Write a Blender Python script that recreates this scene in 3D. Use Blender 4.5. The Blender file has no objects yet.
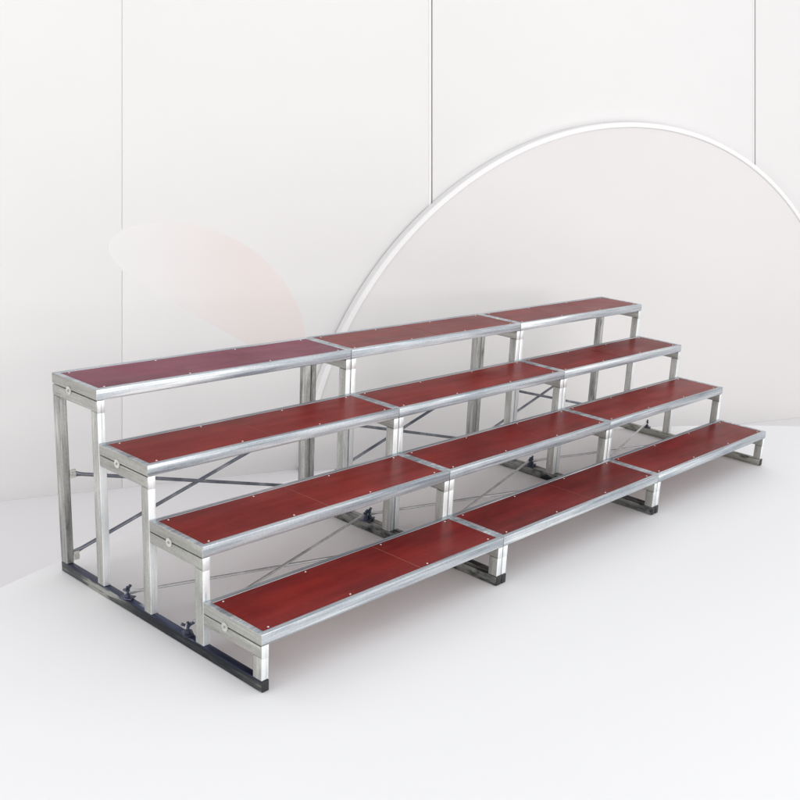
import bpy, bmesh, math, random
from mathutils import Vector, Matrix
random.seed(7)
S = bpy.context.scene
C = S.collection

# ------------------------------------------------------------------ camera
cam_data = bpy.data.cameras.new('camera')
cam = bpy.data.objects.new('camera', cam_data); C.objects.link(cam); S.camera = cam
YAW, PITCH, ROLL = .9086, -.2857, .0784
f = Vector((math.sin(YAW)*math.cos(PITCH), math.cos(YAW)*math.cos(PITCH), math.sin(PITCH)))
r = f.cross(Vector((0, 0, 1))).normalized(); u = r.cross(f)
r2 = r*math.cos(ROLL)+u*math.sin(ROLL); u2 = -r*math.sin(ROLL)+u*math.cos(ROLL)
M = Matrix((r2, u2, -f)).transposed().to_4x4(); M.translation = Vector((-2.2876, -2.9124, 2.2395))
cam.matrix_world = M
cam_data.sensor_width = 36; cam_data.lens = 1024.82/800*36
cam_data.shift_x = (400-506.48)/800; cam_data.shift_y = (426.35-400)/800
cam_data.clip_end = 200; cam_data.clip_start = .05

# ------------------------------------------------------------------ world and lamps (studio light)
w = bpy.data.worlds.new('World'); S.world = w; w.use_nodes = True
nt = w.node_tree; bg = nt.nodes['Background']
tc = nt.nodes.new('ShaderNodeTexCoord'); sp = nt.nodes.new('ShaderNodeSeparateXYZ')
rp = nt.nodes.new('ShaderNodeValToRGB')
mr = nt.nodes.new('ShaderNodeMapRange'); mr.inputs[1].default_value = -1; mr.inputs[2].default_value = 1
nt.links.new(tc.outputs['Generated'], sp.inputs[0]); nt.links.new(sp.outputs['Z'], mr.inputs[0])
nt.links.new(mr.outputs[0], rp.inputs[0])
dt = nt.nodes.new('ShaderNodeVectorMath'); dt.operation = 'DOT_PRODUCT'; dt.inputs[1].default_value = (.55, -.83, 0)
nt.links.new(tc.outputs['Generated'], dt.inputs[0])
m2 = nt.nodes.new('ShaderNodeMapRange'); m2.inputs[1].default_value = -1; m2.inputs[2].default_value = 1
m2.inputs[3].default_value = .60; m2.inputs[4].default_value = 1.30; nt.links.new(dt.outputs['Value'], m2.inputs[0])
sc_ = nt.nodes.new('ShaderNodeVectorMath'); sc_.operation = 'SCALE'
nt.links.new(rp.outputs[0], sc_.inputs[0]); nt.links.new(m2.outputs[0], sc_.inputs['Scale']); nt.links.new(sc_.outputs[0], bg.inputs[0])
e = rp.color_ramp.elements
e[0].position = .45; e[0].color = (.90, .89, .88, 1)
e[1].position = 1.0; e[1].color = (.60, .64, .70, 1)
m_ = rp.color_ramp.elements.new(.60); m_.color = (1.0, .985, .97, 1)
bg.inputs[1].default_value = 1.02

def area(name, loc, target, size, power, col=(1, 1, 1)):
    d = bpy.data.lights.new(name, 'AREA'); d.shape = 'RECTANGLE'; d.size = size[0]; d.size_y = size[1]
    d.energy = power; d.color = col
    o = bpy.data.objects.new(name, d); C.objects.link(o); o.location = loc
    o.rotation_euler = (Vector(target)-Vector(loc)).to_track_quat('-Z', 'Y').to_euler()
    return o
area('key_softbox', (1.2, -10.0, 3.0), (1.8, .8, .3), (5, 3), 470, (1, .975, .945))
area('top_softbox', (2.0, -1.5, 9.0), (2.2, .7, 0), (8, 6), 90, (.97, .985, 1))

area('low_fill_left', (-6.0, .8, .8), (2.0, .9, 0), (5, 1.8), 170, (1, .99, .97))  # both low fills: unseen lamps added to lift the shade under the decks
area('low_fill_right', (8.0, -7.0, .7), (3.0, .7, 0), (4.0, 1.3), 80, (1, .99, .97))
S.render.engine = 'CYCLES'
S.view_settings.view_transform = 'Standard'; S.view_settings.look = 'None'
S.view_settings.exposure = 0; S.view_settings.gamma = 1
S.cycles.max_bounces = 10

# ------------------------------------------------------------------ materials
def newmat(name):
    m = bpy.data.materials.new(name); m.use_nodes = True
    return m, m.node_tree, m.node_tree.nodes['Principled BSDF']

def noise(t, scale, vec, detail=4, rough=.6):
    n = t.nodes.new('ShaderNodeTexNoise'); n.inputs['Scale'].default_value = scale
    n.inputs['Detail'].default_value = detail; n.inputs['Roughness'].default_value = rough
    t.links.new(vec, n.inputs['Vector']); return n.outputs['Fac']

def ramp(t, src, stops):
    n = t.nodes.new('ShaderNodeValToRGB'); el = n.color_ramp.elements
    while len(el) < len(stops): el.new(.5)
    for q, (p, c) in zip(el, stops): q.position = p; q.color = (*c, 1)
    n.color_ramp.interpolation = 'EASE'
    t.links.new(src, n.inputs[0]); return n.outputs[0]

def mix(t, fac, a, b, mode='MIX'):
    n = t.nodes.new('ShaderNodeMix'); n.data_type = 'RGBA'; n.blend_type = mode
    if isinstance(fac, float): n.inputs[0].default_value = fac
    else: t.links.new(fac, n.inputs[0])
    for k, v in ((6, a), (7, b)):
        if isinstance(v, tuple): n.inputs[k].default_value = (*v, 1)
        else: t.links.new(v, n.inputs[k])
    return n.outputs[2]

def coords(t, scale, seed=0):
    tcn = t.nodes.new('ShaderNodeTexCoord'); mp = t.nodes.new('ShaderNodeMapping')
    oi = t.nodes.new('ShaderNodeObjectInfo')
    ad = t.nodes.new('ShaderNodeVectorMath'); ad.operation = 'ADD'
    ml = t.nodes.new('ShaderNodeMath'); ml.operation = 'MULTIPLY'; ml.inputs[1].default_value = 40
    t.links.new(oi.outputs['Random'], ml.inputs[0])
    t.links.new(tcn.outputs['Object'], mp.inputs['Vector']); mp.inputs['Scale'].default_value = scale
    t.links.new(mp.outputs[0], ad.inputs[0]); t.links.new(ml.outputs[0], ad.inputs[1])
    return ad.outputs[0]

def metal(name, scale, stops, grime_or_shade=0., metallic=.75, rough=(.30, .55), grime_or_shade_col=(.035, .037, .045)):
    """zinc-coated steel: streaks run along the tube (scale small on that axis), spangle, dark grime patches"""
    m, t, b = newmat(name)
    v = coords(t, scale)
    st1 = noise(t, 1., v, 4, .6)
    fine = t.nodes.new('ShaderNodeVectorMath'); fine.operation = 'MULTIPLY'
    big = max(scale); fine.inputs[1].default_value = tuple(5. if q == big and min(scale) < big else 1.5 for q in scale)
    t.links.new(v, fine.inputs[0]); st2 = noise(t, 1., fine.outputs[0], 4, .6)
    mf = t.nodes.new('ShaderNodeMix'); mf.inputs[0].default_value = .42
    t.links.new(st1, mf.inputs[2]); t.links.new(st2, mf.inputs[3]); st = mf.outputs[0]
    col = ramp(t, st, stops)
    iso = coords(t, (1, 1, 1))
    sg = noise(t, 90., iso, 2, .5)
    col = mix(t, .35, col, ramp(t, sg, [(.3, (.42, .42, .42)), (.7, (.62, .62, .62))]), 'OVERLAY')
    if grime_or_shade > 0:
        g = noise(t, 2.2, v, 4, .6)
        fac = ramp(t, g, [(max(0, .62-grime_or_shade*.4), (0, 0, 0)), (max(.02, .84-grime_or_shade*.4), (1, 1, 1))])
        col = mix(t, fac, col, grime_or_shade_col)
    t.links.new(col, b.inputs['Base Color'])
    b.inputs['Metallic'].default_value = metallic
    rr = t.nodes.new('ShaderNodeMapRange'); rr.inputs[3].default_value = rough[0]; rr.inputs[4].default_value = rough[1]
    t.links.new(noise(t, 3., v, 4), rr.inputs[0]); t.links.new(rr.outputs[0], b.inputs['Roughness'])
    bp = t.nodes.new('ShaderNodeBump'); bp.inputs['Strength'].default_value = .08; bp.inputs['Distance'].default_value = .002
    t.links.new(noise(t, 2., v, 5), bp.inputs['Height']); t.links.new(bp.outputs[0], b.inputs['Normal'])
    return m

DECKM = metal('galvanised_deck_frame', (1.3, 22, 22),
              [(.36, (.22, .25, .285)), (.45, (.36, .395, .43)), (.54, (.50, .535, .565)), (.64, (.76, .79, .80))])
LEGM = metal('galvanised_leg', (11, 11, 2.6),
             [(.38, (.34, .345, .33)), (.5, (.44, .445, .42)), (.62, (.58, .585, .56))], grime_or_shade=.10,
             grime_or_shade_col=(.24, .245, .235))
FRONTM = metal('sunlit_galvanised_front', (14, 14, 2.0),  # same leg steel made brighter: sunlight painted into the front faces
             [(.36, (.42, .45, .46)), (.46, (.70, .73, .74)), (.62, (.86, .89, .90))], grime_or_shade=.02, metallic=.45, grime_or_shade_col=(.30, .31, .31))
REARM = metal('shaded_streaked_leg', (11, 11, 1.8),  # same steel darkened for the rear legs: shade painted in, with streaks
             [(.38, (.19, .195, .19)), (.5, (.36, .365, .35)), (.62, (.58, .585, .57))], grime_or_shade=.18,
             grime_or_shade_col=(.08, .085, .08))
RAILM = metal('galvanised_end_rail', (22, 2.2, 22),
              [(.38, (.30, .30, .275)), (.5, (.38, .38, .355)), (.62, (.47, .47, .44))], grime_or_shade=.06, grime_or_shade_col=(.14, .14, .13))
SOLETOP = metal('sky_reflection_rail_top', (12, 2.6, 12), [(.42, (.02, .026, .06)), (.54, (.045, .06, .125)), (.66, (.55, .57, .62))], 0, rough=(.25, .45))  # navy paints the blue sky's reflection into the rail top
SOLE = [metal('ground_reflection_rail', (9, 1.9, 9), [(.46, (.018, .020, .028)), (.56, (.07, .075, .075)), (.62, (.40, .41, .38))], 0,  # near-black colour paints in the reflection of dark ground
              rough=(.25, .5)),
        metal('part_reflection_rail', (8, 3, 8), [(.3, (.14, .145, .14)), (.7, (.30, .31, .29))], .45,  # dark patches paint a weaker ground reflection on the joint rails
              rough=(.3, .5), grime_or_shade_col=(.02, .022, .03)),
        metal('grey_bottom_rail', (8, 3, 8), [(.3, (.22, .22, .19)), (.7, (.42, .42, .38))], .35,  # grey steel with darker patches
              rough=(.3, .5), grime_or_shade_col=(.06, .06, .06))]
RODM = metal('zinc_rod', (6, 6, 6), [(.36, (.42, .43, .44)), (.5, (.56, .57, .58)), (.64, (.74, .75, .76))], 0)
DARKROD = metal('dark_steel_rod', (5, 5, 5), [(.38, (.11, .125, .155)), (.52, (.19, .205, .235)), (.66, (.42, .44, .47))], 0)
BOLTD = metal('dull_bolt_head', (8, 8, 8), [(.3, (.30, .30, .28)), (.7, (.42, .42, .40))], 0, .7)
BOLTM = metal('zinc_bolt', (8, 8, 8), [(.3, (.50, .50, .47)), (.7, (.72, .72, .68))], 0, .7)
CLAMPM = metal('dark_clamp', (8, 8, 8), [(.3, (.03, .035, .06)), (.7, (.09, .10, .15))], 0, .6)
SCREWM = metal('bright_screw', (8, 8, 8), [(.3, (.75, .75, .72)), (.7, (.85, .85, .83))], 0, .5)
capm, t_, b_ = newmat('black_plastic_cap'); b_.inputs['Base Color'].default_value = (.012, .012, .014, 1); b_.inputs['Roughness'].default_value = .45

def board_mat(name, a, b2, spec=.11):
    m, t, b = newmat(name)
    v = coords(t, (1.0, 7, 7)); w2 = coords(t, (1, 1, 1))
    c = ramp(t, noise(t, 2.0, v, 5, .6), [(.30, a), (.72, b2)])
    c = mix(t, 1., c, ramp(t, noise(t, 3.5, w2, 4, .6), [(.25, (.80, .80, .80)), (.75, (1.15, 1.15, 1.15))]), 'MULTIPLY')
    # scuffs and fine dust
    sc = ramp(t, noise(t, 26., v, 6, .75), [(.54, (0, 0, 0)), (.80, (.34, .34, .34))])
    c = mix(t, sc, c, (.36, .20, .17))
    t.links.new(c, b.inputs['Base Color'])
    rr = t.nodes.new('ShaderNodeMapRange'); rr.inputs[3].default_value = .24; rr.inputs[4].default_value = .46
    t.links.new(noise(t, 3., w2, 2), rr.inputs[0]); t.links.new(rr.outputs[0], b.inputs['Roughness'])
    b.inputs['Specular IOR Level'].default_value = spec
    bp = t.nodes.new('ShaderNodeBump'); bp.inputs['Strength'].default_value = .08; bp.inputs['Distance'].default_value = .001
    t.links.new(noise(t, 300., w2, 3), bp.inputs['Height']); t.links.new(bp.outputs[0], b.inputs['Normal'])
    return m
RED = board_mat('red_film_faced_board', (.185, .013, .010), (.265, .028, .021))
DEEP = board_mat('deep_red_film_faced_board', (.150, .009, .008), (.225, .018, .014))
SKYTINT = board_mat('sky_tinted_film_faced_board', (.150, .012, .040), (.215, .028, .066))  # red board tinted plum: sky reflection put into the colour
DARK = board_mat('dark_red_film_faced_board', (.115, .009, .009), (.20, .016, .014))
SEAM, t_, b_ = newmat('board_seam'); b_.inputs['Base Color'].default_value = (.40, .22, .13, 1); b_.inputs['Roughness'].default_value = .6

def matte(name, col, rough=.6, var=.02):
    m, t, b = newmat(name)
    v = coords(t, (1, 1, 1))
    lo = tuple(max(0, c-var) for c in col); hi = tuple(min(1, c+var*.5) for c in col)
    t.links.new(ramp(t, noise(t, .7, v, 3), [(.3, lo), (.7, hi)]), b.inputs['Base Color'])
    b.inputs['Roughness'].default_value = rough; b.inputs['Specular IOR Level'].default_value = .25
    return m
WALLM = matte('white_painted_backdrop', (.705, .695, .694), .7, .005)
ARCHM = matte('pale_grey_painted_panel', (.668, .652, .650), .7, .008)
FLOORM = matte('pale_studio_floor', (.80, .78, .782), .7, .01)
PODM = matte('white_plinth', (.905, .898, .898), .6, .006)
PINKM, t, b = newmat('faded_pink_print')
tcn = t.nodes.new('ShaderNodeTexCoord'); vs_ = t.nodes.new('ShaderNodeSeparateXYZ'); t.links.new(tcn.outputs['Generated'], vs_.inputs[0])
gx = ramp(t, vs_.outputs['X'], [(.05, (0, 0, 0)), (.75, (1, 1, 1))])
t.links.new(mix(t, gx, (.700, .690, .688), (.690, .635, .620)), b.inputs['Base Color']); b.inputs['Roughness'].default_value = .7
b.inputs['Specular IOR Level'].default_value = .25
RIMM = matte('white_trim', (.77, .765, .765), .6, .01)
GAPM = matte('grey_reveal', (.66, .66, .68))

# ------------------------------------------------------------------ mesh helpers
def box(bm, lo, hi, bev=0., seg=2):
    x0, y0, z0 = lo; x1, y1, z1 = hi
    vs = [bm.verts.new(c) for c in ((x0,y0,z0),(x1,y0,z0),(x1,y1,z0),(x0,y1,z0),(x0,y0,z1),(x1,y0,z1),(x1,y1,z1),(x0,y1,z1))]
    fs = [bm.faces.new([vs[i] for i in q]) for q in ((0,3,2,1),(4,5,6,7),(0,1,5,4),(1,2,6,5),(2,3,7,6),(3,0,4,7))]
    if bev:
        es = list({ed for fc in fs for ed in fc.edges})
        bmesh.ops.bevel(bm, geom=es, offset=bev, segments=seg, affect='EDGES', profile=.5)

def cyl(bm, a, b, rad, n=16, rad2=None):
    a, b = Vector(a), Vector(b); d = b-a
    mat = Matrix.Translation((a+b)/2) @ d.to_track_quat('Z', 'Y').to_matrix().to_4x4()
    bmesh.ops.create_cone(bm, cap_ends=True, segments=n, radius1=rad, radius2=rad if rad2 is None else rad2, depth=d.length, matrix=mat)

def obj(name, bm, mats, parent=None, loc=(0, 0, 0), smooth=True):
    bmesh.ops.recalc_face_normals(bm, faces=bm.faces)
    me = bpy.data.meshes.new(name); bm.to_mesh(me); bm.free()
    for mm in (mats if isinstance(mats, (list, tuple)) else [mats]): me.materials.append(mm)
    if smooth:
        for p in me.polygons: p.use_smooth = True
        me.set_sharp_from_angle(angle=math.radians(32))
    o = bpy.data.objects.new(name, me); C.objects.link(o); o.parent = parent; o.location = loc
    return o

def empty(name, loc=(0, 0, 0), rz=0):
    o = bpy.data.objects.new(name, None); C.objects.link(o); o.location = loc; o.rotation_euler.z = rz
    o.empty_display_size = .1; return o

def tag(o, label=None, cat=None, group=None, kind=None):
    for k, v in (('label', label), ('category', cat), ('group', group), ('kind', kind)):
        if v: o[k] = v
    return o

# ------------------------------------------------------------------ setting: floor, round white plinth, backdrop
bm = bmesh.new(); bmesh.ops.create_grid(bm, x_segments=1, y_segments=1, size=40)
FZ = -.498
tag(obj('floor', bm, FLOORM, loc=(0, 0, FZ), smooth=False), kind='structure')

bm = bmesh.new()
bmesh.ops.create_cone(bm, cap_ends=True, segments=360, radius1=6.208, radius2=6.208, depth=.495)
bmesh.ops.bevel(bm, geom=[ed for ed in bm.edges if all(v.co.z > 0 for v in ed.verts)], offset=.012, segments=3, affect='EDGES', profile=.5)
tag(obj('podium', bm, PODM, loc=(1.632, -4.346, -.2475-.001)), kind='structure')

WT = math.radians(20)
tv = Vector((math.cos(WT), -math.sin(WT), 0)); nv = Vector((math.sin(WT), math.cos(WT), 0))
KS = 1.17
CAMP = M.translation.copy()
W0 = CAMP+(Vector((.3738, 2.8082, -.1))-CAMP)*KS; W0.z = 0      # a point at the foot of the backdrop
wall_root = empty('backdrop_wall', W0, -WT)        # local x along the wall, local y away from the camera
tag(wall_root, 'white painted backdrop wall of tall flat panels with slim grey joints', 'wall')
# panel joints: (x at bottom, x at top) in wall coordinates, filled in from a survey of the joints
def on_wall(px, py, off=0.):
    d = f + r2*((px-506.48)/1024.82) - u2*((py-426.35)/1024.82)
    Cc = M.translation; o = W0 + nv*off
    tt = (o-Cc).dot(nv)/d.dot(nv); q = Cc + d*tt
    return (q-W0).dot(tv), q.z
JO = []
for px, ya, yb in ((122, 0, 400), (432, 0, 400), (755, 0, 400)):
    (xa, za), (xb, zb) = on_wall(px, ya), on_wall(px, yb)
    s = (xb-xa)/(zb-za); JO.append((xa+s*(FZ-za), xa+s*(8-za)))
edges = [(-11, -11)]+JO+[(18, 18)]
GW = (.001, .001, .005, .009, .009)
for i in range(4):
    b0, t0 = edges[i]; b1, t1 = edges[i+1]
    bm = bmesh.new()
    g, h = GW[i], GW[i+1]
    pts = [(b0+g, FZ), (b1-h, FZ), (t1-h, 8), (t0+g, 8)]
    vf = [bm.verts.new((x, 0, z)) for x, z in pts]; vb = [bm.verts.new((x, .04, z)) for x, z in pts]
    bm.faces.new(vf); bm.faces.new(vb[::-1])
    for k in range(4): bm.faces.new((vf[k], vb[k], vb[(k+1) % 4], vf[(k+1) % 4]))
    bmesh.ops.bevel(bm, geom=list(bm.edges), offset=(.0015, .002, .003, .004)[i], segments=2, affect='EDGES', profile=.5)
    obj('wall_panel', bm, WALLM, wall_root)
bm = bmesh.new(); box(bm, (-11, .045, FZ), (18, .08, 8)); obj('backing', bm, GAPM, wall_root)
for (b0, t0) in JO[1:]:                            # white bead on the left edge of the joint
    bm = bmesh.new()
    cyl(bm, (b0-.020, .002, FZ), (t0-.020, .002, 8), .010, 10); obj('joint_bead', bm, RIMM, wall_root)
# big arched panel (a slice of a disc) standing before the wall
def arch(Rr, cx, cz, y0, y1, floor=-.1, n=160):
    bm = bmesh.new(); a0 = math.asin((floor-cz)/Rr)
    pts = [(cx+Rr*math.cos(a), cz+Rr*math.sin(a)) for a in [a0+(math.pi-2*a0)*k/n for k in range(n+1)]]
    vf = [bm.verts.new((x, y0, z)) for x, z in pts]; vb = [bm.verts.new((x, y1, z)) for x, z in pts]
    bm.faces.new(vf); bm.faces.new(vb[::-1]); N = len(pts)
    for k in range(N): bm.faces.new((vf[k], vb[k], vb[(k+1) % N], vf[(k+1) % N]))
    return bm
ar = empty('arched_panel', W0, -WT)
tag(ar, 'huge pale grey round-topped panel with white rim standing before the backdrop', 'panel')
PC = CAMP+(Vector((.3738, 2.8082, 0))+tv*4.43+Vector((0, 0, -.33))-CAMP)*KS
kd = ((PC-nv*.09)-CAMP).dot(nv)/(PC-CAMP).dot(nv)
PA = CAMP+(PC-CAMP)*kd; AX, AZ, AR = (PA-W0).dot(tv), PA.z, 2.66*KS*kd
bm = arch(AR-.046, AX, AZ, -.085, -.03, FZ+.001); obj('face', bm, ARCHM, ar)
bm = bmesh.new()
n = 240; a0 = math.asin((FZ+.03-AZ)/AR)
prof = [(-.045, -.004), (-.006, -.004), (0, -.010), (0, -.088), (-.006, -.096), (-.038, -.098), (-.045, -.091)]
NP = len(prof); rings = []
for k in range(n+1):
    a = a0+(math.pi-2*a0)*k/n
    rings.append([bm.verts.new((AX+(AR+dr)*math.cos(a), y, AZ+(AR+dr)*math.sin(a))) for dr, y in prof])
for k in range(n):
    for j in range(NP): bm.faces.new((rings[k][j], rings[k+1][j], rings[k+1][(j+1) % NP], rings[k][(j+1) % NP]))
obj('rim', bm, RIMM, ar)

# pale pink petal-shaped ornament hung on the wall
px_, pz_ = on_wall(208, 303); 
bm = bmesh.new()
bmesh.ops.create_uvsphere(bm, u_segments=64, v_segments=24, radius=1)
pa, pb = on_wall(112, 242), on_wall(300, 352)
ln = math.hypot(pb[0]-pa[0], pb[1]-pa[1]); ang = math.atan2(pb[1]-pa[1], pb[0]-pa[0])
bmesh.ops.scale(bm, vec=(ln*.52, .005, ln*.20), verts=bm.verts)
for v in bm.verts:
    v.co.z += .10*ln*(1-(v.co.x/(ln*.52))**2)
bmesh.ops.rotate(bm, cent=(0, 0, 0), matrix=Matrix.Rotation(-ang, 3, 'Y'), verts=bm.verts)
petal = obj('petal_ornament', bm, PINKM)
petal.location = W0+tv*((pa[0]+pb[0])/2)+Vector((0, 0, (pa[1]+pb[1])/2))+nv*.001
petal.rotation_euler.z = -WT
tag(petal, 'pale pink petal-shaped flat ornament hung slanting on the white backdrop', 'ornament')

# ------------------------------------------------------------------ the choral risers
L, D, H, H1 = 1.5, .3845, .2459, .2561
TX, TY = .036, .056            # leg section
DH, BW = .050, .026            # deck frame height, border width
RH = .050                      # end frame top rail height
SH = .050                      # bottom rail height
GAP = .005
top = lambda k: H1+(k-1)*H     # k = 1..4

def make_deck(root, k, board, x0, x1, seam_frac):
    y0, y1, zt = (k-1)*D, k*D-(.0015 if k < 4 else 0), top(k)
    bm = bmesh.new()
    def ring(xa, ya, xb, yb, z): return [bm.verts.new(c) for c in ((xa,ya,z),(xb,ya,z),(xb,yb,z),(xa,yb,z))]
    ot, it = ring(x0, y0, x1, y1, zt), ring(x0+BW, y0+BW, x1-BW, y1-BW, zt)
    ob, ib = ring(x0, y0, x1, y1, zt-DH), ring(x0+BW, y0+BW, x1-BW, y1-BW, zt-DH)
    for q in range(4):
        w_ = (q+1) % 4
        bm.faces.new((ot[q], ot[w_], it[w_], it[q])); bm.faces.new((ob[w_], ob[q], ib[q], ib[w_]))
        bm.faces.new((ob[q], ob[w_], ot[w_], ot[q])); bm.faces.new((it[q], it[w_], ib[w_], ib[q]))
    bmesh.ops.recalc_face_normals(bm, faces=bm.faces)
    es = [ed for ed in bm.edges if len(ed.link_faces) == 2 and ed.calc_face_angle(0) > .5]
    bmesh.ops.bevel(bm, geom=es, offset=.003, segments=3, affect='EDGES', profile=.5)
    for xc in (.33, .67):
        xm = x0+(x1-x0)*xc
        box(bm, (xm-.015, y0+BW-.002, zt-DH+.004), (xm+.015, y1-BW+.002, zt-.018))
    bm.normal_update()
    for fc in bm.faces:
        if abs(fc.normal.x) > .8: fc.material_index = 1  # end faces get duller steel, their shade painted into the colour
    dk = obj('deck', bm, [DECKM, RAILM], root)
    bm = bmesh.new(); zb = zt-.0025
    xm = x0+(x1-x0)*seam_frac
    xs = [x0+BW+.0005, xm-.0012, xm+.0012, x1-BW-.0005]
    box(bm, (xs[0], y0+BW+.0005, zb-.014), (xs[1], y1-BW-.0005, zb), .0008, 1)
    box(bm, (xs[2], y0+BW+.0005, zb-.014), (xs[3], y1-BW-.0005, zb), .0008, 1)
    bd = obj('board', bm, board, dk)
    bm = bmesh.new(); box(bm, (xs[1]-.0003, y0+BW+.002, zb-.012), (xs[2]+.0003, y1-BW-.002, zb-.0008)); obj('board_seam', bm, SEAM, dk)
    for yy in (y0+BW+.016, y1-BW-.016):
        for fr in (.045, .34, .655, .955):
            bm = bmesh.new(); xx = x0+(x1-x0)*(fr+random.uniform(-.006, .006))
            cyl(bm, (xx, yy, zb-.002), (xx, yy, zb+.0016), .0052, 12, .0038)
            obj('screw', bm, SCREWM, dk)
    return dk

def make_end_frame(root, x0, side, sole):
    """side -1: outer face is -x ; +1: outer face is +x"""
    x1 = x0+TX; xo = x0 if side < 0 else x1
    for k in range(1, 5):
        z1 = top(k)-DH-GAP
        bm = bmesh.new(); box(bm, (x0, (k-1)*D+.0056, z1-RH), (x1, k*D-(.0008 if k < 4 else 0), z1), .003, 3)
        tr = obj('top_rail', bm, RAILM, root)
        yb = (k-1)*D+.235; zb = top(k)-DH-.004
        bm = bmesh.new()
        cyl(bm, (xo+side*.0002, yb, zb), (xo+side*.0042, yb, zb), .0195, 28)
        obj('washer', bm, BOLTM, tr)
        bm = bmesh.new(); cyl(bm, (xo+side*.0043, yb, zb), (xo+side*.0078, yb, zb), .0065, 6, .0058); obj('bolt_head', bm, BOLTD, tr)
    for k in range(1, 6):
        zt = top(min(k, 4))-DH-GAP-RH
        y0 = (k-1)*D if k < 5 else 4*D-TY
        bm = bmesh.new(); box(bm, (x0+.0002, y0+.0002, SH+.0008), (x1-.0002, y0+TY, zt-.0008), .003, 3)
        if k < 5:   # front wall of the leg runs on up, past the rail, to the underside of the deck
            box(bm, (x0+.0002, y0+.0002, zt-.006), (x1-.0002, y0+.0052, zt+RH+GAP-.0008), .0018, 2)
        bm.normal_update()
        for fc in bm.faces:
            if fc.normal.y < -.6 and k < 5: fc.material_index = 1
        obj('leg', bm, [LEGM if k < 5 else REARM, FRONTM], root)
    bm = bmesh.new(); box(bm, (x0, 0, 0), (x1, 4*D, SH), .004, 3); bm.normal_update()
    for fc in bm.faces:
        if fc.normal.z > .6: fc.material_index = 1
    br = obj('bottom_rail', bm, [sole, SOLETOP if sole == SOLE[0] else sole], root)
    bm = bmesh.new(); box(bm, (x0+.0015, -.004, .0015), (x1-.0015, .003, SH-.0015), .002, 2); obj('end_cap', bm, capm, br)

def rod(root, a, b, rad, mat, flat=.045):
    """round rod whose two ends are hammered flat and bolted"""
    a, b = Vector(a), Vector(b); d = (b-a).normalized(); ln = (b-a).length
    side = d.cross(Vector((0, 0, 1))).normalized(); up = side.cross(d)
    bm = bmesh.new(); N = 14; rings = []
    for t_, wv, hv in ((-.014, 1.2, .25), (-.010, 1.6, .28), (flat*.5, 1.6, .28), (flat, 1.15, .8), (flat*1.4, 1, 1),
                       (ln-flat*1.4, 1, 1), (ln-flat, 1.15, .8), (ln-flat*.5, 1.6, .28), (ln+.010, 1.6, .28), (ln+.014, 1.2, .25)):
        c = a+d*t_
        rings.append([bm.verts.new(c+up*(rad*wv*math.cos(q))+side*(rad*hv*math.sin(q))) for q in [2*math.pi*i/N for i in range(N)]])
    for A_, B_ in zip(rings, rings[1:]):
        for i in range(N): bm.faces.new((A_[i], A_[(i+1) % N], B_[(i+1) % N], B_[i]))
    bm.faces.new(rings[0][::-1]); bm.faces.new(rings[-1])
    return obj('brace_rod', bm, mat, root)

def clamp(root, x, y, ang):
    """upright stud with a wing nut on a tab lying on the bottom rail"""
    bm = bmesh.new()
    box(bm, (-.022, -.03, 0), (.022, .03, .006), .002, 2)
    cyl(bm, (0, 0, .004), (0, 0, .058), .0055, 12)
    cyl(bm, (0, 0, .006), (0, 0, .020), .013, 6)
    cyl(bm, (0, 0, .034), (0, 0, .048), .010, 14)
    for s in (-1, 1):
        cyl(bm, (s*.006, 0, .040), (s*.026, 0, .052), .0045, 10, .0075)
    bmesh.ops.rotate(bm, cent=(0, 0, 0), matrix=Matrix.Rotation(ang, 3, 'Z'), verts=bm.verts)
    return obj('clamp', bm, CLAMPM, root, (x, y, SH+.0005))

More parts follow.
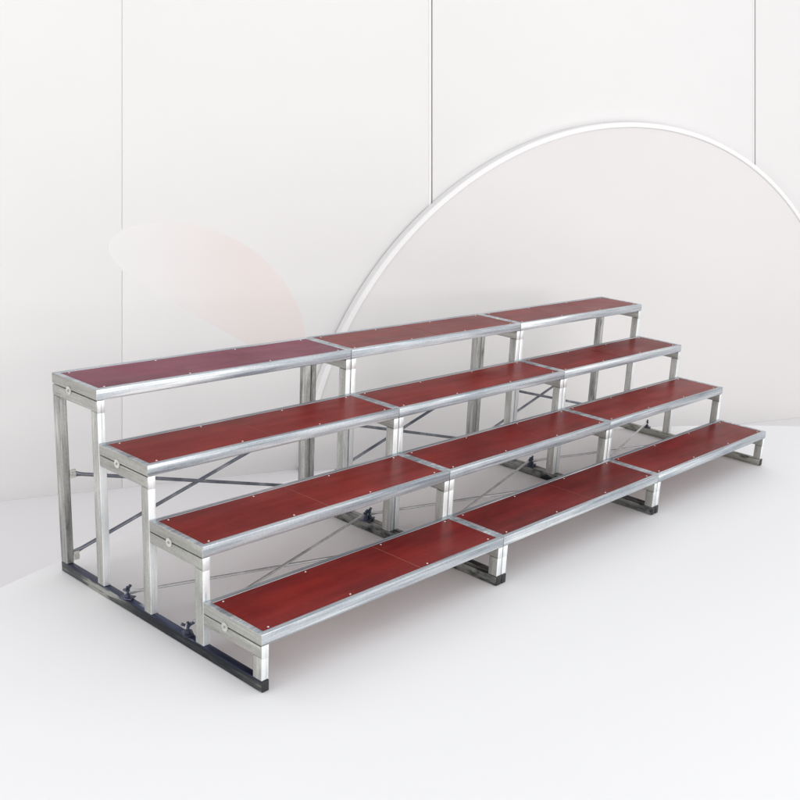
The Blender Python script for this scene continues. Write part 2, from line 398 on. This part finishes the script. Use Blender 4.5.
LABELS = ['nearest choral riser section, at the left end, with round washers along its open side',
          'middle choral riser section, joined between the two others',
          'farthest choral riser section, at the right end, standing on a grey foot rail']
BOARDS = [{4: SKYTINT, 3: RED, 2: RED, 1: DEEP}, {4: DEEP, 3: RED, 2: DEEP, 1: DARK}, {4: DEEP, 3: DEEP, 2: RED, 1: DEEP}]
SEAMS = [{4: .60, 3: .46, 2: .47, 1: .62}, {4: .5, 3: .62, 2: .60, 1: .55}, {4: .55, 3: .48, 2: .5, 1: .6}]
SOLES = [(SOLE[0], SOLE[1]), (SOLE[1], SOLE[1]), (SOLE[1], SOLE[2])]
for s in range(3):
    root = empty('choral_riser', (s*L, 0, 0))
    tag(root, LABELS[s], 'riser', 'choral riser sections set end to end on the white plinth')
    x0, x1 = (.0 if s == 0 else .0012), L-(.0 if s == 2 else .0012)
    for k in range(1, 5): make_deck(root, k, BOARDS[s][k], x0, x1, SEAMS[s][k])
    e_ = .0006
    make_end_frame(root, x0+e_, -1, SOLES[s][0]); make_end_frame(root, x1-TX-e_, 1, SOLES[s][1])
    ya = 4*D-TY*.45
    xa, xb = TX+.004, L-TX-.004
    # crossed rods between the rear legs, and lugs that hold them
    rod(root, (xa, ya, .085), (xb, ya, .505), .0095, DARKROD)
    rod(root, (xa, ya-.021, .505), (xb, ya-.021, .110), .0095, DARKROD)
    for xx, sx in ((xa, 1), (xb, -1)):
        for zz in (.085, .505):
            bm = bmesh.new()
            box(bm, (min(xx-sx*.0035, xx+sx*.024), ya-.034, zz-.022), (max(xx-sx*.0035, xx+sx*.024), ya-.029, zz+.022), .0015, 1)
            cyl(bm, (xx+sx*.010, ya-.046, zz), (xx+sx*.010, ya+.014, zz), .006, 10)
            cyl(bm, (xx+sx*.010, ya-.044, zz), (xx+sx*.010, ya-.034, zz), .0105, 6)
            obj('lug', bm, BOLTM, root)
    # crossed rods near the ground between the bottom rails
    rod(root, (TX*.5, .985, .078), (L-TX*.5, .500, .078), .0075, RODM)
    rod(root, (TX*.5, .520, .092), (L-TX*.5, .975, .092), .0075, RODM)
    for xx in (TX*.5, L-TX*.5):
        clamp(root, xx, .985 if xx < 1 else .975, .5); clamp(root, xx, .520 if xx < 1 else .500, -.4)
